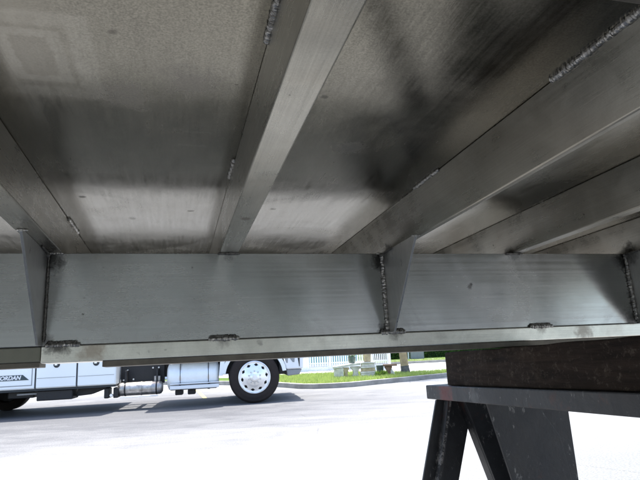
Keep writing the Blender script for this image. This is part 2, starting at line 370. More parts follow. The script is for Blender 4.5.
def grass_patch(name, pts, n, hmin, hmax, z, label):
    xs = [p[0] for p in pts]; ys = [p[1] for p in pts]
    def inside(x, y):
        c = False; j = len(pts) - 1
        for i in range(len(pts)):
            (a, b), (e, f) = pts[i], pts[j]
            if (b > y) != (f > y) and x < (e - a) * (y - b) / (f - b) + a: c = not c
            j = i
        return c
    def one():
        while True:
            x, y = random.uniform(min(xs), max(xs)), random.uniform(min(ys), max(ys))
            if inside(x, y): break
        h = random.uniform(hmin, hmax); a = random.uniform(0, 2 * pi); wd = random.uniform(.006, .013)
        lx, ly = random.uniform(-.04, .04), random.uniform(-.04, .04)
        return [((x - cos(a) * wd, y - sin(a) * wd, z), (x + cos(a) * wd, y + sin(a) * wd, z), (x + lx, y + ly, z + h))]
    m = MB(); m.raw = True; m.blades(n, one)
    return tag(m.build(name, M_blade), label, 'grass', kind='stuff')
grass_patch('grass', [p for p in offset_line(curb, .18)[3:13]] + [(6, 20.2), (4.4, 18.95), (3.6, 18.5), (2.9, 18.5), (2.2, 19.1), (1.6, 20.2), (-2.5, 20.7), (-3.2, 20.2)], 30000, .04, .13, .105, 'bright green lawn grass growing behind the concrete kerb')
grass_patch('grass', [(2, 29.6), (14, 29.6), (14, 31.2), (2, 31.2)], 9000, .05, .12, .10, 'green grass strip along the far side of the street')

# ------------------------------------------------------------------ the aluminium bed frame
bed = empty('truck_bed_frame', bed_world(*O0), BEDR, 'welded bare aluminium truck bed frame seen from below, resting on the dark timber', 'truck bed frame')
def bbox(u0, u1, v0, v1, w0, w1, name, mat, bevel=.001, seg=2, parent=None):
    a, b = L(u0, v0, w0), L(u1, v1, w1)
    return MB().box(a.x, b.x, a.y, b.y, a.z, b.z).build(name, mat, parent or bed, bevel, seg=seg)
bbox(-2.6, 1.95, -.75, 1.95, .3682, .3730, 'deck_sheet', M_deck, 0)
STR = [-1.48, -1.08, -.672, -.288, .1, .499, .876, 1.272, 1.67, 1.90]
SW = .045
for i, u in enumerate(STR):
    wid = .044 if i != 3 else .046
    # rectangular tube, open at its ends
    lean, th, du = {5: (.030, .012, 0), 6: (.022, .030, -.006), 7: (.015, .030, 0)}.get(i, (0, wid, 0))
    u += du
    m = MB(); m.prism([L(u, -.73, .3681), L(u + th, -.73, .3681), L(u + th + lean, -.73, .2775), L(u + lean, -.73, .2775)], (0, 2.66, 0))
    m.build('stringer', M_str, bed, .0025, seg=3)
bbox(-2.6, 1.95, 1.9505, 1.956, .235, .373, 'added_fascia', M_str, .001)  # unseen outer fascia, added to block reflected ground light on the deck
bbox(.15, 1.9, .30, .387, .350, .3681, 'deck_backing_bar', M_plate, .002)
# cross beam: a channel with its web towards the camera
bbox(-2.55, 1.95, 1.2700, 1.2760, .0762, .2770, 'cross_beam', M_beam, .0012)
bbox(-2.55, 1.95, 1.2762, 1.345, .2710, .2769, 'beam_flange', M_beam, .001)
bbox(-2.55, 1.95, 1.2762, 1.345, .0765, .0820, 'beam_flange', M_beam, .001)
# far cross beam on the street side and near one behind the camera
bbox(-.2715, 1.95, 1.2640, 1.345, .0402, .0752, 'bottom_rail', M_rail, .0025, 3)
bbox(-2.55, -.2745, 1.2760, 1.345, .0440, .0755, 'bottom_rail', M_plate2, .0025, 3)
bbox(-.151, 1.95, 1.2675, 1.338, .0272, .0400, 'wear_strip', M_plate, .001)
bbox(-2.55, -.2760, 1.2790, 1.338, .0330, .0438, 'wear_strip', M_plate, .001)

def weld(path, r, flat=(0, 0, 1), mat=None, parent=None, pitch=.0035, seed=0, wob=.22):
    rnd = random.Random(seed); P = [L(*p) for p in path]; pts = []; r = r * .72
    for a, b in zip(P[:-1], P[1:]):
        n = max(2, int((b - a).length / (pitch / 5)))
        for i in range(n): pts.append(a.lerp(b, i / n))
    pts.append(P[-1]); N_ = len(pts); rad = []; out = []; dist = 0; bead = 1.0; jit = Vector((0, 0, 0)); k0 = -1
    for i, p in enumerate(pts):
        k = i // 5
        if k != k0: k0 = k; bead = rnd.uniform(1 - wob, 1 + wob); jit = Vector([rnd.uniform(-1, 1) * r * .10 for _ in range(3)])
        ph = (i % 5) / 5
        e = min(1, (i + 1) / 5, (N_ - i) / 5) ** .5
        rad.append(r * bead * (.86 + .14 * abs(sin(pi * (ph + .1)))) * e); out.append(p + jit)
    m = MB(); m.tube(out, rad, 9, True, flat)
    for v in m.bm.verts: v.co += Vector([rnd.uniform(-1, 1) * r * .05 for _ in range(3)])
    return m.build('weld_bead', mat or M_weld, parent or bed, 0, True)
# along the beam's lower seam
for i, (a, b) in enumerate([(-.265, -.197), (.072, .142), (.489, .556), (.915, .985), (1.31, 1.38), (-.68, -.61)]):
    weld([(a, 1.2655, .0768), (b, 1.2655, .0768)], .0078, seed=i, mat=M_weld)
    weld([(a + .003, 1.2665, .0830), (b - .006, 1.2665, .0830)], .0045, seed=i + 20, mat=M_weld_dark)
# under the deck, at the foot of the stringer webs
for i, (u, v0, v1, r) in enumerate([(.0985, .90, .995, .0055), (.0985, .38, .545, .0062), (-.240, 1.31, 1.44, .0055), (.4970, .905, 1.02, .0055), (.4965, .38, .565, .0068), (.8745, 1.06, 1.13, .005), (.8745, .30, .50, .007), (1.27, .8, .9, .006)]):
    weld([(u, v0, .3665), (u, v1, .3665)], r, seed=40 + i, mat=M_weld)
# stringers onto the beam's top edge
for i, u in enumerate(STR[1:8]):
    weld([(u - .004, 1.2672, .2762), (u + .049, 1.2672, .2762)], .0042, seed=60 + i, mat=M_weld_dark if i % 2 else M_weld)
# triangular gussets under every second stringer
def gusset(u, reach=1.06):
    t = .0055; pts = [L(u, 1.2695, .2772), L(u, reach, .2772), L(u, reach, .2725), L(u, 1.235, .0764), L(u, 1.2695, .0764)]
    m = MB(); m.prism(pts, (t, 0, 0)); gs = m.build('gusset', M_gus, bed, .0008)
    return gs
for i, (u, rc, s) in enumerate([(-.277, 1.06, 1), (.512, 1.07, -1), (1.270, 1.06, -1), (-1.06, 1.06, 1)]):
    gs = gusset(u, rc)
    uw = u - .003 if s < 0 else u + .0085
    weld([(uw, 1.2660, .272), (uw, 1.2660, .084)], .0074 if s < 0 else .0036, (0, 1, 0), seed=80 + i, parent=gs, mat=M_weld if s < 0 else M_weld_dark)
    weld([(uw, 1.262, .2745), (uw, 1.20, .2755)], .0036, seed=90 + i, parent=gs, mat=M_weld_dark)
    weld([(u - .006, rc + .004, .2755), (u + .014, rc + .004, .2755)], .0035, seed=95 + i, parent=gs, mat=M_weld)
    weld([(u - .012, 1.262, .271), (u + .012, 1.262, .271)], .0065, seed=99 + i, parent=gs, mat=M_weld_dark)

# ------------------------------------------------------------------ timber and steel horse
tim = empty('timber_beam', bed_world(.87, 1.0, -.074), BEDR, 'weathered dark timber beam lying on the black steel sawhorse under the bed frame', 'timber')
def W3(u, v, w_, o=(.87, 1.0, -.074)): return Vector((u, v, w_)) - Vector(o)
m = MB(); a, b = W3(.814, .30, -.0735), W3(.925, 1.578, .0265)
nseg = 26; rnd = random.Random(3); rows = []
for i in range(nseg + 1):
    y = a.y + (b.y - a.y) * i / nseg; j = [rnd.uniform(-.0022, .0022) for _ in range(4)]
    rows.append([m.bm.verts.new(p) for p in ((a.x + j[0], y, a.z), (b.x + j[1], y, a.z), (b.x + j[2], y, b.z - abs(j[2])), (a.x + j[3] + .002, y, b.z - abs(j[3])))])
for i in range(nseg):
    for k in range(4): m.bm.faces.new((rows[i][k], rows[i][(k + 1) % 4], rows[i + 1][(k + 1) % 4], rows[i + 1][k]))
m.bm.faces.new(rows[0]); m.bm.faces.new(rows[-1][::-1])
m.build('timber', M_wood, tim, .004)
hr = empty('steel_sawhorse', bed_world(.87, 1.0, -1.06), BEDR, 'worn black painted steel sawhorse carrying the timber beam', 'sawhorse')
HO = (.87, 1.0, -1.06)
def H(u, v, w_): return W3(u, v, w_, HO)
def hbox(u0, u1, v0, v1, w0, w1, name, mat=M_horse, bevel=.003):
    a, b = H(u0, v0, w0), H(u1, v1, w1); return MB().box(a.x, b.x, a.y, b.y, a.z, b.z).build(name, mat, hr, bevel)
hbox(.800, .940, .25, 1.70, -.1175, -.0742, 'top_rail')
def hleg(tl, tr, bl, br, v, th, name='leg', w0=-.118, lip=True, gz=None):
    ww = lambda f: w0 + (gz_ - w0) * f
    gz_ = gz if gz is not None else (-1.1 + .0375 * v)
    m = MB(); m.prism([H(tl, v, w0), H(tr, v, w0), H(br, v, gz_), H(bl, v, gz_)], (0, th, 0)); o = m.build(name, M_horse, hr, .003)
    return o
def angle_leg(tl, tr, bl, br, v, deep, t=.010, side=0):
    g_ = -1.0995 + .0385 * v
    m = MB(); m.prism([H(tl, v, -.118), H(tr, v, -.118), H(br, v, g_), H(bl, v, g_)], (0, t, 0))
    if side == 0: m.prism([H(tr - t, v + t + .0002, -.118), H(tr, v + t + .0002, -.118), H(br, v + t + .0002, g_), H(br - t, v + t + .0002, g_)], (0, deep, 0))
    else: m.prism([H(tl, v + t + .0002, -.118), H(tl + t, v + t + .0002, -.118), H(bl + t, v + t + .0002, g_), H(bl, v + t + .0002, g_)], (0, deep, 0))
    return m.build('leg', M_horse, hr, .002)
angle_leg(.800, .932, .518, .617, 1.63, .05, side=0)
m = MB(); g_ = -1.0995 + .0385 * 1.6
m.prism([H(.826, 1.600, -.1182), H(.838, 1.600, -.1182), H(.598, 1.600, g_), H(.585, 1.600, g_)], (0, .0295, 0)); m.build('leg_flange', M_horse, hr, .001)
angle_leg(.868, .957, 1.156, 1.193, 1.58, .04, side=1)
m = MB(); m.prism([H(.868, 1.45, -.118), H(1.021, 1.45, -.118), H(1.098, 1.45, -.235), H(1.135, 1.45, -.50), H(.975, 1.45, -.56)], (0, .010, 0)); m.build('gusset_plate', M_horse, hr, .001)
angle_leg(1.05, 1.163, 1.112, 1.158, 1.48, .05, side=0)
hbox(.93, 1.165, 1.475, 1.60, -.1178, -.1080, 'top_plate')
# pair of legs at the near end, outside the picture
for (a, b, c, d) in ((.80, .88, .50, .58), (.86, .94, 1.16, 1.24)):
    angle_leg(a, b, c, d, .30, .05, side=0)

# ------------------------------------------------------------------ the service truck
PT = Vector((-1.573, 11.797, 0)); TY = radians(10)
trk = empty('service_truck', PT, TY, 'white service truck parked across the lot with polished front wheel and side compartments', 'truck')
def tb(x0, x1, y0, y1, z0, z1, name, mat, bevel=.008, parent=None): return MB().box(x0, x1, y0, y1, z0, z1).build(name, mat, parent or trk, bevel)
body = tb(-8.6, -2.77, .03, 2.45, .545, 2.55, 'service_body', M_truck, .015)
tb(-8.6, -2.78, .06, 2.40, .50, .5445, 'body_sill', M_seam, .004)
def body_door(x0, x1, latch, frame):
    d = tb(x0 + .016, x1 - .016, .006, .0295, .565, 1.62, 'compartment_door', M_truck, .006)
    if frame:
        for (a, b, c, e) in ((x0 + .10, x1 - .055, .615, .630), (x0 + .10, x1 - .055, 1.45, 1.465), (x1 - .07, x1 - .055, .63, 1.45), (x0 + .10, x0 + .115, .63, 1.45)):
            MB().box(a, b, -.001, .0055, c, e).build('panel_moulding', M_util, d, .001)
    else:
        MB().box(x0 + .03, x1 - .03, .0, .0055, .745, .752).build('panel_crease', M_util, d, .001)
    if latch:
        h = MB(); h.lathe([(.0, -.006), (.055, -.006), (.062, .0), (.062, .0055)], (latch, 0, 1.0), 'Y', 24); h = h.build('latch', M_seam, d, 0, True)
        MB().box(latch - .035, latch + .015, -.014, -.0065, .985, 1.01, rot=None).build('latch_handle', M_chr, h, .002)
    return d
dl = body_door(-5.95, -4.30, None, True)
body_door(-4.30, -3.52, -3.91, False); body_door(-3.52, -2.77, -3.155, False)
for x in (-5.95, -4.30, -3.52): tb(x - .014, x + .014, .018, .0297, .55, 1.66, 'door_seam', M_seam, 0)
sg = MB(); sg.prism([(-5.9, .0045, .727), (-4.415, .0045, .727), (-4.535, .0045, .832), (-5.9, .0045, .832)], (0, -.004, 0)); sgo = sg.build('name_decal', M_sign, dl)
text_mesh('lettering', 'JORDAN', .105, M_white, sgo, (-4.575, -.0003, .745), (radians(90), 0, 0))
# rear axle, springs and flaps under the body
def wheel(cx, cy, r, name, dish=True, outer=True, sgn=-1):
    e = MB(); wd = .27; h0 = cy
    prof = [(r * .66, .0), (r * .70, -.012), (r * .80, -.020), (r * .93, -.012), (r * .985, .015), (r, .045), (r, wd - .045), (r * .985, wd - .015), (r * .93, wd), (r * .70, wd), (r * .66, wd - .02)]
    t = MB(); t.lathe(prof, (cx, cy, r), 'Y', 64); ty = t.build('tyre', M_rub, None, 0, True)
    return ty
def full_wheel(parent, cx, cy, r, front):
    root = MB(); 
    # rim disc with ten hand holes; the open faces show the dark drum behind
    R = r * .635; seg = 80
    if front: prof = [(R * 1.0, .02), (R * 1.0, -.014), (R * .965, -.018), (R * .93, .004), (R * .84, .010), (R * .80, .006), (R * .73, -.002), (R * .69, -.006), (R * .54, -.022), (R * .45, -.045), (R * .28, -.052)]
    else: prof = [(R * 1.0, .02), (R * 1.0, -.014), (R * .965, -.018), (R * .90, .02), (R * .84, .09), (R * .80, .105), (R * .73, .115), (R * .69, .12), (R * .5, .125), (R * .45, .11), (R * .28, .10)]
    sk = lambda i, k: (i in (4, 6) and (k % 8) in (1, 2)) or (i == 5 and (k % 8) in (0, 1, 2, 3))
    rim = MB(); rim.lathe(prof, (cx, cy, r), 'Y', seg, sk); rim = rim.build('wheel', M_chr, parent, 0, True)
    wd = .28
    tp = [(R * .99, .012), (R * 1.04, -.006), (r * .78, -.022), (r * .80, -.018), (r * .92, -.012), (r * .925, -.009), (r * .975, .010), (r, .04), (r, wd - .04), (r * .975, wd - .01), (r * .92, wd), (R * 1.04, wd), (R * .99, wd - .02)]
    t = MB(); t.lathe(tp, (cx, cy, r), 'Y', 72); t.build('tyre', M_rub, rim, 0, True)
    dr = MB(); dr.lathe([(0, .09), (R * .95, .09), (R * .95, .2), (0, .2)], (cx, cy, r), 'Y', 24); dr.build('brake_drum', M_blk, rim, 0, True)
    base = -.052 if front else .10
    hb = MB(); hb.lathe([(R * .30, base), (R * .29, base - .045), (R * .22, base - .065), (R * .16, base - .07), (R * .15, base - .085), (0, base - .085)], (cx, cy, r), 'Y', 24); hb.build('hub_cap', M_chr, rim, 0, True)
    for k in range(10):
        a = 2 * pi * (k + .5) / 10; rr = R * .38
        n = MB(); n.lathe([(0, -.03), (.012, -.03), (.016, -.024), (.016, .0)], (cx + rr * cos(a), cy + base + .004, r + rr * sin(a)), 'Y', 6); n.build('lug_nut', M_bolt, rim)
    return rim
full_wheel(trk, 0.045, .035, .535, True)
fw2 = full_wheel(trk, .0, .0, .535, True); fw2.location = (0.03, 2.42, 0); fw2.rotation_euler = (0, 0, pi)
for rx in (-5.56, -6.9):
    rw = full_wheel(trk, rx, .06, .505, False)
    rw = full_wheel(trk, 0, 0, .505, False); rw.location = (rx, 2.36, 0); rw.rotation_euler = (0, 0, pi)
for y in (.62, 1.68): tb(-8.5, 1.05, y, y + .09, .62, .90, 'chassis_rail', M_blk, .006)
for x in (-7.6, -6.2, -4.9, -3.6, -2.4, -1.0, .6): tb(x, x + .1, .712, 1.678, .66, .84, 'chassis_crossmember', M_blk)
for x in (.045, -5.56, -6.9):
    m = MB(); m.tube([(x, .31, .505), (x, 1.1, .49), (x, 2.1, .505)], [.06, .09, .06], 12); m.build('axle', M_blk, trk, 0, True)
m = MB(); m.tube([(.4, 1.15, .75), (-2, 1.15, .68), (-5.5, 1.15, .55)], .05, 10); m.build('drive_shaft', M_blk, trk, 0, True)
tb(-4.30, -3.62, .12, .60, .30, .498, 'tool_tray', M_blk, .02)
tb(-4.9, -4.4, .30, .62, .36, .498, 'spring_hanger', M_blk, .02)
m = MB(); m.tube([(-4.7, .25, .44), (-3.9, .2, .45)], .02, 8); m.build('air_line', M_chr, trk, 0, True)
m = MB(); m.prism([(-3.55, .3, .50), (-2.9, .3, .50), (-3.3, .3, .36), (-3.6, .3, .34)], (0, .3, 0)); m.build('bracket', M_blk, trk, .01)
for x in (-3.02, -2.84): tb(x, x + .10, .15, .45, .27, .48, 'air_valve', M_blk, .02)
m = MB(); m.lathe([(0, -.03), (.03, -.03), (.035, 0), (.03, .04)], (-2.87, .14, .33), 'Y', 12); m.build('valve_cap', M_chr, trk, 0, True)
tb(-2.76, -1.86, .52, .60, .50, 1.25, 'frame_guard_plate', M_blk, .005)
for (x, z) in ((-2.62, .95), (-2.62, .80), (-2.70, .60), (-2.50, .61), (-1.98, .97), (-1.98, .83), (-2.10, .96), (-2.10, .83)):
    m = MB(); m.lathe([(0, -.022), (.018, -.022), (.022, -.014), (.022, 0)], (x, .519, z), 'Y', 8); m.build('bolt', M_bolt, trk, 0, True)
m = MB(); m.lathe([(0, -.46), (.08, -.455), (.125, -.42), (.135, -.38), (.135, .38), (.125, .42), (.08, .455), (0, .46)], (-2.32, .30, .425), 'X', 28); at_ = m.build('air_tank', M_air, trk, 0, True)
for x in (-2.62, -2.30, -1.99):
    m = MB(); m.lathe([(.136, -.016), (.141, -.012), (.141, .012), (.136, .016)], (x, .30, .425), 'X', 28); m.build('tank_strap', M_blk if x != -2.30 else M_air, at_, 0, True)
tb(-2.64, -2.60, .28, .56, .55, .80, 'tank_hanger', M_blk, .004); tb(-2.01, -1.97, .28, .56, .55, .80, 'tank_hanger', M_blk, .004)
tb(-2.05, -1.93, .3, .42, .56, .66, 'relay_valve', M_air, .01)
tb(-2.70, -1.95, .10, .14, .262, .283, 'tank_guard_bar', M_chr, .004)
# polished fuel tank with steps
m = MB(); m.lathe([(0, -.54), (.20, -.535), (.265, -.51), (.29, -.47), (.29, .47), (.265, .51), (.20, .535), (0, .54)], (-1.24, .40, .625), 'X', 40); ft = m.build('fuel_tank', M_tank, trk, 0, True)
for x in (-1.50, -.92):
    m = MB(); m.lathe([(.291, -.03), (.297, -.025), (.297, .025), (.291, .03)], (x, .40, .625), 'X', 40); m.build('tank_strap', M_chr, ft, 0, True)
    m = MB(); m.lathe([(.2975, -.008), (.301, -.006), (.301, .006), (.2975, .008)], (x, .40, .625), 'X', 40); m.build('strap_pad', M_blk, ft, 0, True)
m = MB(); m.lathe([(0, .06), (.05, .06), (.055, .04), (.055, -.02)], (-1.68, .30, .90), 'Z', 20); m.build('filler_cap', M_chr, ft, 0, True)
for (z0, z1, x0) in ((.905, .945, -1.60), (.375, .445, -1.70), (.47, .49, -1.70)):
    tb(x0, -.70, .02, .12, z0, z1, 'step', M_white if z1 != .49 else M_chr, .008)
for x in (-1.52, -.92): tb(x, x + .035, .05, .115, .45, .47, 'step_bracket', M_blk, .003)
for x in (-1.62, -1.36): tb(x, x + .16, .3, .55, .24, .345, 'battery_tray', M_blk, .02)
# cab, hood, wings
m = MB(); m.prism([(-1.95, .04, .96), (-.62, .04, .96), (-.62, .04, 1.25), (-.50, .04, 1.75), (-.80, .04, 2.65), (-1.95, .04, 2.72)], (0, 2.38, 0)); cab = m.build('cab', M_truck, trk, .04)
m = MB(); m.prism([(-.60, .25, 1.12), (1.05, .25, 1.02), (1.15, .25, 1.30), (1.02, .25, 1.52), (-.52, .25, 1.76)], (0, 1.96, 0)); m.build('hood', M_truck, trk, .05)
m = MB(); m.prism([(-1.55, .034, 1.75), (-.66, .034, 1.75), (-.86, .034, 2.45), (-1.55, .034, 2.45)], (0, .0055, 0)); m.build('side_window', M_glass, cab)
def arch(y0, y1):
    m = MB(); n = 20; R0, R1 = .60, .68
    P = []
    for i in range(n + 1):
        a = radians(8 + 164 * i / n); P.append((.045 + R1 * cos(a) * 1.02, y0, .55 + R1 * sin(a)))
    Q = []
    for i in range(n, -1, -1):
        a = radians(8 + 164 * i / n); Q.append((.045 + R0 * cos(a) * 1.02, y0, .55 + R0 * sin(a)))
    bm = m.bm
    A = [bm.verts.new(p) for p in P]; B = [bm.verts.new(p) for p in Q[::-1]]
    A2 = [bm.verts.new(Vector(p) + Vector((0, y1 - y0, 0))) for p in P]; B2 = [bm.verts.new(Vector(p) + Vector((0, y1 - y0, 0))) for p in Q[::-1]]
    for i in range(n):
        bm.faces.new((A[i], A[i + 1], B[i + 1], B[i])); bm.faces.new((A2[i + 1], A2[i], B2[i], B2[i + 1]))
        bm.faces.new((A[i + 1], A[i], A2[i], A2[i + 1])); bm.faces.new((B[i], B[i + 1], B2[i + 1], B2[i]))
    for i in (0, n): bm.faces.new((A[i], B[i], B2[i], A2[i]))
    return m.build('fender', M_truck, trk, 0, True)
arch(.02, .42); arch(2.03, 2.44)
m = MB(); m.prism([(-.70, .03, .60), (-.61, .03, .60), (-.56, .03, .98), (-.66, .03, .98)], (0, .12, 0)); m.build('fender_skirt', M_truck, trk, .01)
tb(-.60, .95, .45, 1.98, .62, 1.08, 'engine_bay', M_blk, .02)
tb(.58, .80, .18, .42, .56, 1.05, 'wheel_well_liner', M_blk, .02)
# bumper, with its end turned towards the camera
m = MB(); m.prism([(.74, .05, .66), (.70, .05, .80), (.68, .05, 1.02), (1.12, .05, 1.02), (1.10, .05, .66)], (0, 2.36, 0)); bp = m.build('bumper', M_white, trk, .03, seg=3)
m = MB(); m.prism([(.76, .08, .52), (.74, .08, .655), (1.08, .08, .655), (1.02, .08, .54)], (0, 2.30, 0)); m.build('air_dam', M_util, trk, .02)
for (x, z, a, b) in ((.735, .845, .04, .05), (.865, .855, .06, .05), (1.01, .80, .022, .09)):
    m = MB(); m.prism([(x - a, .0495, z + b), (x + a, .0495, z + b), (x + a * .8, .0495, z - b), (x + a * .2, .0495, z - b)], (0, -.004, 0)); m.build('lamp_recess', M_util if x < .95 else M_blk, bp)
for y in (.20, 1.86):
    tb(1.10, 1.17, y, y + .36, 1.10, 1.30, 'headlight', M_glass, .02)
tb(1.10, 1.16, .75, 1.70, 1.06, 1.46, 'grille', M_blk, .01)

# ------------------------------------------------------------------ fence, house, garden things
def picket_panel(parent, x0, x1, y, z0, z1, n):
    m = MB(); st = (x1 - x0) / n
    for i in range(n):
        xx = x0 + st * i; m.box(xx + st * .22, xx + st * .78, y, y + .025, z0, z1)
    m.box(x0, x1, y + .0255, y + .06, z0 + .10, z0 + .16); m.box(x0, x1, y + .0255, y + .06, z1 - .22, z1 - .16)
    return m.build('picket_panel', M_fence, parent, 0)
FY = 23.6
fn = empty('picket_fence', (0, FY, .1), 0, 'white picket fence with low solid base along the grass verge', 'fence')
def fl(x): return x
def fx(px, Y=FY): return (px - 327) / 540 * Y
posts = [fx(309.5), fx(331), fx(351), fx(372), fx(389)]
posts_all = [posts[0] - 3.2, posts[0] - 2.1, posts[0] - 1.05] + posts
for i, x in enumerate(posts_all):
    MB().box(x - .055, x + .055, -.02, .09, -.09, 1.5).build('post', M_fence, fn, .006)
for i in range(len(posts_all) - 1):
    a, b = posts_all[i] + .056, posts_all[i + 1] - .056
    low = .55 if i <= 2 else .16
    MB().box(a, b, -.005, .05, -.085, low).build('base_board', M_fence, fn, .004)
    picket_panel(fn, a, b, .0, low + .02, 1.42, 7 if i <= 2 else 8)
hs = empty('house', (-2.2, 25.6, 0), 0, 'teal sided bungalow with white trim standing behind the picket fence', 'house')
MB().box(-5.5, 3.7, 0, 6, 0, 2.9).build('wall', M_teal, hs)
m = MB(); m.prism([(-5.9, -.5, 2.9), (4.1, -.5, 2.9), (4.1, 3, 4.6), (-5.9, 3, 4.6)], (0, 0, .12)); m.prism([(-5.9, 6.5, 2.9), (4.1, 6.5, 2.9), (4.1, 3.001, 4.6), (-5.9, 3.001, 4.6)], (0, 0, .12)); m.build('roof', M_roof, hs)
for x in (-4.2, -1.0, 2.4):
    wf = MB().box(x - .55, x + .55, -.03, -.001, .9, 2.2).build('window', M_white, hs, .005); MB().box(x - .48, x + .48, -.036, -.031, .97, 2.13).build('pane', M_glass, wf)
dd = MB().box(.4, 1.4, -.03, -.001, .05, 2.15).build('door', M_white, hs, .005)
MB().box(-5.52, 3.72, -.012, -.001, .0, .30).build('plinth', M_white, hs)
tag(MB().prism([(-6.5, 21.9, 0), (-2.5, 20.6, 0), (1.7, 20.1, 0), (1.7, 25.5, 0), (-6.5, 25.5, 0)], (0, 0, .10)).build('pavement', M_walk, bevel=.01), kind='structure')

def gx(px, Y): return (px - 327) / 540 * Y
GY = 17.35; GZ = .11
def scroll_leg(m, x, wbot, wtop, h, y0, y1):
    pr = [(-.5, 0), (-.42, .12), (-.25, .28), (-.22, .5), (-.34, .72), (-.5, .86), (-.5, 1), (.5, 1), (.5, .86), (.34, .72), (.22, .5), (.25, .28), (.42, .12), (.5, 0)]
    pts = [(x + p[0] * (wbot + (wtop - wbot) * p[1]), y0, p[1] * h) for p in pr]
    m.prism(pts, (0, y1 - y0, 0))
bn = empty('garden_bench', (gx(346, GY), GY, GZ), radians(3), 'pale curved cast stone bench on the grass left of the stepped pedestal', 'bench')
m = MB(); n = 12
top = [(-.40 + .84 * i / n, -.20 + .06 * sin(pi * i / n), .37 + .09 * (i / n)) for i in range(n + 1)]
bmx = m.bm; rows = []
for (x, y, z) in top: rows.append([bmx.verts.new(p) for p in ((x, y, z - .07), (x, y, z), (x, y + .40, z), (x, y + .40, z - .07))])
for i in range(n):
    for k in range(4): bmx.faces.new((rows[i][k], rows[i][(k + 1) % 4], rows[i + 1][(k + 1) % 4], rows[i + 1][k]))
bmx.faces.new(rows[0]); bmx.faces.new(rows[-1][::-1]); m.build('seat', M_cast, bn, .012)
m = MB(); m.box(-.37, -.08, -.13, .12, 0, .31); m.build('leg', M_cast, bn, .02)
m = MB(); scroll_leg(m, .0, .22, .20, .32, -.10, .1); m.build('leg', M_cast2, bn, .012)
m = MB(); scroll_leg(m, .30, .34, .30, .34, -.10, .1); m.build('leg', M_cast, bn, .012)
pdl = empty('stepped_pedestal', (gx(367.5, GY), GY, GZ), 0, 'white stepped stone pedestal between the two garden benches', 'pedestal')
z = 0
for i, (hw, hh) in enumerate(((.27, .06), (.23, .07), (.24, .05), (.21, .10), (.23, .05), (.20, .09), (.23, .04))):
    MB().box(-hw, hw, -hw, hw, z, z + hh - .002).build('tier', M_cast if i != 3 else M_cast2, pdl, .012); z += hh
urn = MB(); urn.lathe([(0, 0), (.10, 0), (.11, .03), (.115, .18), (.13, .28), (.17, .33), (.185, .35), (.185, .38), (.15, .38), (.13, .34), (0, .33)], (0, 0, 0), 'Z', 24)
ub = urn.build('stone_urn', M_cast2, None, 0, True); ub.location = (gx(367.5, GY), GY, GZ + z); tag(ub, 'tan stone urn standing on top of the stepped pedestal', 'urn')
pp = empty('potted_plant', (gx(352.5, GY), GY + .02, GZ + .445), 0, 'small grey green potted plant on the right end of the curved bench', 'potted plant')
m = MB(); m.lathe([(0, 0), (.085, 0), (.115, .06), (.12, .16), (.125, .2), (.10, .2), (.09, .17), (0, .17)], (0, 0, 0), 'Z', 20); m.build('pot', M_pot, pp, 0, True)
def leafcloud(n, c, rad, size, rnd, shell=.35):
    def one():
        while True:
            p = Vector([rnd.uniform(-1, 1) for _ in range(3)])
            if shell < p.length < 1: break
        p = Vector((c[0] + p.x * rad[0], c[1] + p.y * rad[1], c[2] + p.z * rad[2])); s_ = rnd.uniform(.6, 1.2) * size
        a = Vector([rnd.gauss(0, 1) for _ in range(3)]).normalized(); b = a.orthogonal().normalized(); b.rotate(Matrix.Rotation(rnd.uniform(0, 6.28), 3, a)) if False else None
        q = b.cross(a)
        return [(p - b * s_, p + q * s_ * .45, p + b * s_), (p - b * s_, p + b * s_, p - q * s_ * .45)]
    return one
m = MB(); m.raw = True; m.blades(160, leafcloud(0, (0, 0, .24), (.12, .12, .09), .03, random.Random(5), 0)); m.build('foliage', M_leaf, pp)
st = empty('stone_stool', (gx(388, GY), GY, GZ), 0, 'brown stained stone bench end on the grass right of the pedestal', 'bench')
m = MB(); scroll_leg(m, -.02, .24, .22, .30, -.12, .12); m.build('leg', M_brown, st, .012)
m = MB(); m.prism([(.02, -.1, 0), (.20, -.1, 0), (.06, -.1, .26), (-.04, -.1, .22)], (0, .1, 0)); m.build('brace', M_cast, st, .01)
MB().box(-.17, .24, -.17, .17, .302, .36).build('seat', M_brown, st, .012)
ps = empty('flower_pot', (gx(379.5, GY + .25), GY + .3, GZ), 0, 'small dark pot behind the green shrub beside the brown bench', 'pot')
m = MB(); m.lathe([(0, 0), (.08, 0), (.10, .12), (.12, .30), (.13, .33), (.10, .33), (0, .28)], (0, 0, 0), 'Z', 18); m.build('pot', M_pot, ps, 0, True)
sh = empty('low_shrub', (gx(380, GY - .3), GY - .3, GZ), 0, 'small bright green shrub between the pedestal and the brown bench', 'shrub')
m = MB(); m.raw = True
for i in range(9): m.blades(110, leafcloud(0, (random.uniform(-.14, .14), random.uniform(-.1, .1), random.uniform(.06, .15)), (.09, .09, .08), .022, random.Random(50 + i), 0))
m.build('foliage', M_leaf2, sh)
m = MB()
for i in range(6):
    a = i * 1.05; m.tube([(0, 0, -.005), (.05 * cos(a), .05 * sin(a), .08), (.10 * cos(a), .09 * sin(a), .17)], [.008, .006, .003], 6)
m.build('stem', M_bark, sh, 0, True)

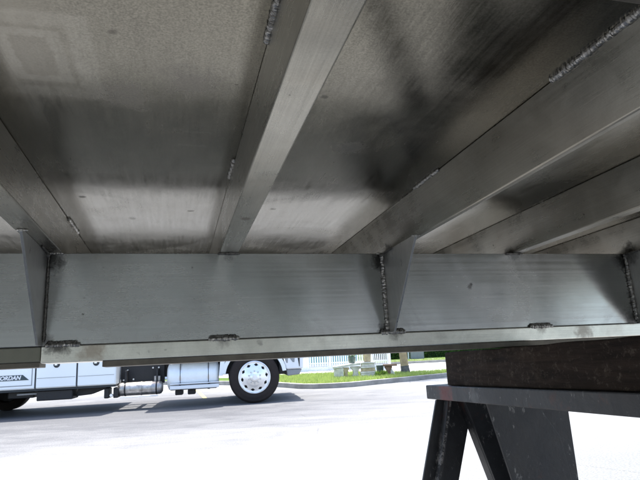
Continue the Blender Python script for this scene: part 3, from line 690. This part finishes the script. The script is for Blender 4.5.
# palm by the street
PY = 18.2; PX = gx(404, PY) 
pm = empty('palm_tree', (PX, PY, .10), 0, 'yellowish palm trunk with grey base rising from the verge by the street', 'tree')
path = []; rad = []
for i in range(60):
    t_ = i / 59; path.append((-.10 * t_ * 4 + .12 * t_ * t_ * 4, .1 * sin(t_ * 2), 5.2 * t_)); rad.append((.125 - .03 * t_) * (1 + .05 * (i % 2)) + .03 * math.exp(-t_ * 25))
m = MB(); m.tube(path[3:], rad[3:], 16); m.build('trunk', M_trunk, pm, 0, True)
m = MB(); m.tube([(0, 0, -.08)] + path[:4], [rad[0] + .01] + [r + .004 for r in rad[:4]], 16); m.build('trunk_base', M_trunkd, pm, 0, True)
topp = Vector(path[-1]); rp = random.Random(9)
for i in range(16):
    a = i * 2.399; el = rp.uniform(-.1, 1.0); m = MB(); m.raw = True; pts = []; L_ = rp.uniform(1.7, 2.2)
    for j in range(12):
        t_ = j / 11; pts.append(topp + Vector((cos(a) * L_ * t_, sin(a) * L_ * t_, sin(el) * L_ * t_ * .9 - 1.3 * t_ * t_)))
    m.tube(pts, [.018 * (1 - j / 13) for j in range(12)], 5)
    side = Vector((-sin(a), cos(a), 0))
    for j in range(1, 12):
        for q in range(3):
            p = pts[j - 1].lerp(pts[j], q / 3)
            for s_ in (-1, 1):
                l = .5 * sin(pi * min(1, (j + q / 3) / 12 + .12)) + .08; d = (pts[j] - pts[j - 1]).normalized()
                tip = p + side * s_ * l + d * l * .5 - Vector((0, 0, l * .45))
                m.bm.faces.new([m.bm.verts.new(p - d * .018), m.bm.verts.new(p + d * .018), m.bm.verts.new(tip)])
    m.build('frond', M_leaf, pm)

hd = empty('hedge', (8.0, 35.8, .1), 0, 'long dark green clipped hedge across the street', 'hedge')
m = MB(); m.raw = True; rh = random.Random(12)
def hleaf():
    x = rh.uniform(-5.5, 9); top_ = 1.35 + .12 * sin(x * 2.1) + .08 * sin(x * 5.3)
    if rh.random() < .7: y = -.45 + rh.gauss(0, .06); z = rh.uniform(0, top_)
    else: y = rh.uniform(-.45, .45); z = top_ + rh.gauss(0, .05)
    p = Vector((x, y, z)); a = Vector([rh.gauss(0, 1) for _ in range(3)]).normalized(); b = a.orthogonal().normalized(); q = b.cross(a); s_ = rh.uniform(.04, .08)
    return [(p - b * s_, p + q * s_ * .5, p + b * s_), (p - b * s_, p + b * s_, p - q * s_ * .5)]
m.blades(16000, hleaf); m.build('foliage', M_leaf, hd)
MB().box(-5.4, 8.9, -.36, .36, 0, 1.22).build('woody_core', simple('dark_twigs', (.02, .035, .012), .9, 0, .5, 8, .5), hd)
ut = empty('utility_cabinet', (gx(417.5, 34), 34.2, .1), 0, 'grey utility cabinet in front of the hedge across the street', 'cabinet')
MB().box(-.45, .35, -.2, .2, 0, 1.25).build('cabinet_body', M_util, ut, .02); MB().box(-.50, .40, -.25, .25, 1.252, 1.32).build('lid', M_util, ut, .01)
MB().box(-.62, -.54, -.04, .04, -.05, 1.9).build('marker_post', M_white, ut, .01)

def tree(x, y, h, R, label, seed):  # unseen trees, added for reflections and to block low sky
    rt = random.Random(seed); t = empty('added_tree', (x, y, .05), 0, label, 'tree', None)
    m = MB(); m.tube([(0, 0, -.1), (.05, 0, h * .25), (-.05, .1, h * .5), (.1, 0, h * .8)], [.28, .2, .16, .05], 12)
    for i in range(7):
        a = i * 2.4; z0 = h * (.35 + .06 * i); m.tube([(0, .05, z0), (cos(a) * R * .4, sin(a) * R * .4, z0 + h * .12), (cos(a) * R * .8, sin(a) * R * .8, z0 + h * .18)], [.09, .06, .02], 7)
    m.build('trunk', M_bark, t, 0, True)
    m = MB(); m.raw = True
    for i in range(26):
        a = rt.uniform(0, 6.28); rr = rt.uniform(.1, .85) * R; z0 = h * rt.uniform(.45, .98); k = 1 - .4 * abs(z0 / h - .65)
        cr = R * rt.uniform(.22, .36); m.blades(420, leafcloud(0, (cos(a) * rr * k, sin(a) * rr * k, z0), (cr, cr, cr * .7), .11, rt, .2))
    m.build('crown', M_leaf, t)
tree(13.5, 42, 8, 3.6, 'unseen tall tree added for reflections beyond the right part of the hedge', 1)
tree(4.5, 44, 9, 4.0, 'unseen tall tree added for reflections beyond the left end of the hedge', 2)
tree(-9.5, 40, 8, 3.8, 'unseen tall tree added for reflections behind the teal house', 3)


# unseen containers and post, added behind the camera to shape the metal's reflections
ct_ = empty('added_container', (-.6, -3.9, 0), radians(15), 'unseen long grey green container added for reflections behind the bed frame', 'container', 'added reflection containers')
M_cont = simple('blue_grey_container_paint', (.25, .27, .255), .5, 0, .15, 2)
M_cont2 = simple('grey_container_paint', (.42, .43, .42), .5, 0, .15, 2)
def container(root, half, mat):
    m = MB(); n = int(half * 15); pts = []
    for i in range(n + 1):
        for q, yy in ((0, 0), (.25, -.035), (.5, -.035), (.75, 0)):
            if i < n or q == 0: pts.append((-half + 2 * half * (i + q) / n, yy))
    m.prism([(x, y, .12) for x, y in pts] + [(half, -2.4, .12), (-half, -2.4, .12)], (0, 0, 2.4)); m.build('container_wall', mat, root)
    for x in (-half - .03, half + .03):
        for y in (.0, -2.4): MB().box(x - .08, x + .08, y - .08, y + .08, 0, 2.6).build('corner_post', mat, root, .01)
container(ct_, 3.0, M_cont)
ct2 = empty('added_container', (3.72, -2.75, 0), radians(15), 'unseen short light grey container added for reflections beside the long grey green one', 'container', 'added reflection containers')  # second unseen container, added to shape the beam's reflection
container(ct2, 1.25, M_cont2)
po = empty('added_post', (5.55, -2.25, 0), 0, 'unseen thick dark post added for reflections beside the light grey container', 'post')  # unseen post, added to put a dark band in the beam's reflection
m = MB(); m.lathe([(0, .0), (.15, .0), (.15, 2.9), (.12, 2.97), (0, 3.0)], (0, 0, 0), 'Z', 24); m.build('post_tube', M_blk, po, 0, True)
MB().box(-.25, .25, -.25, .25, -.01, .02).build('base_plate', M_blk, po)
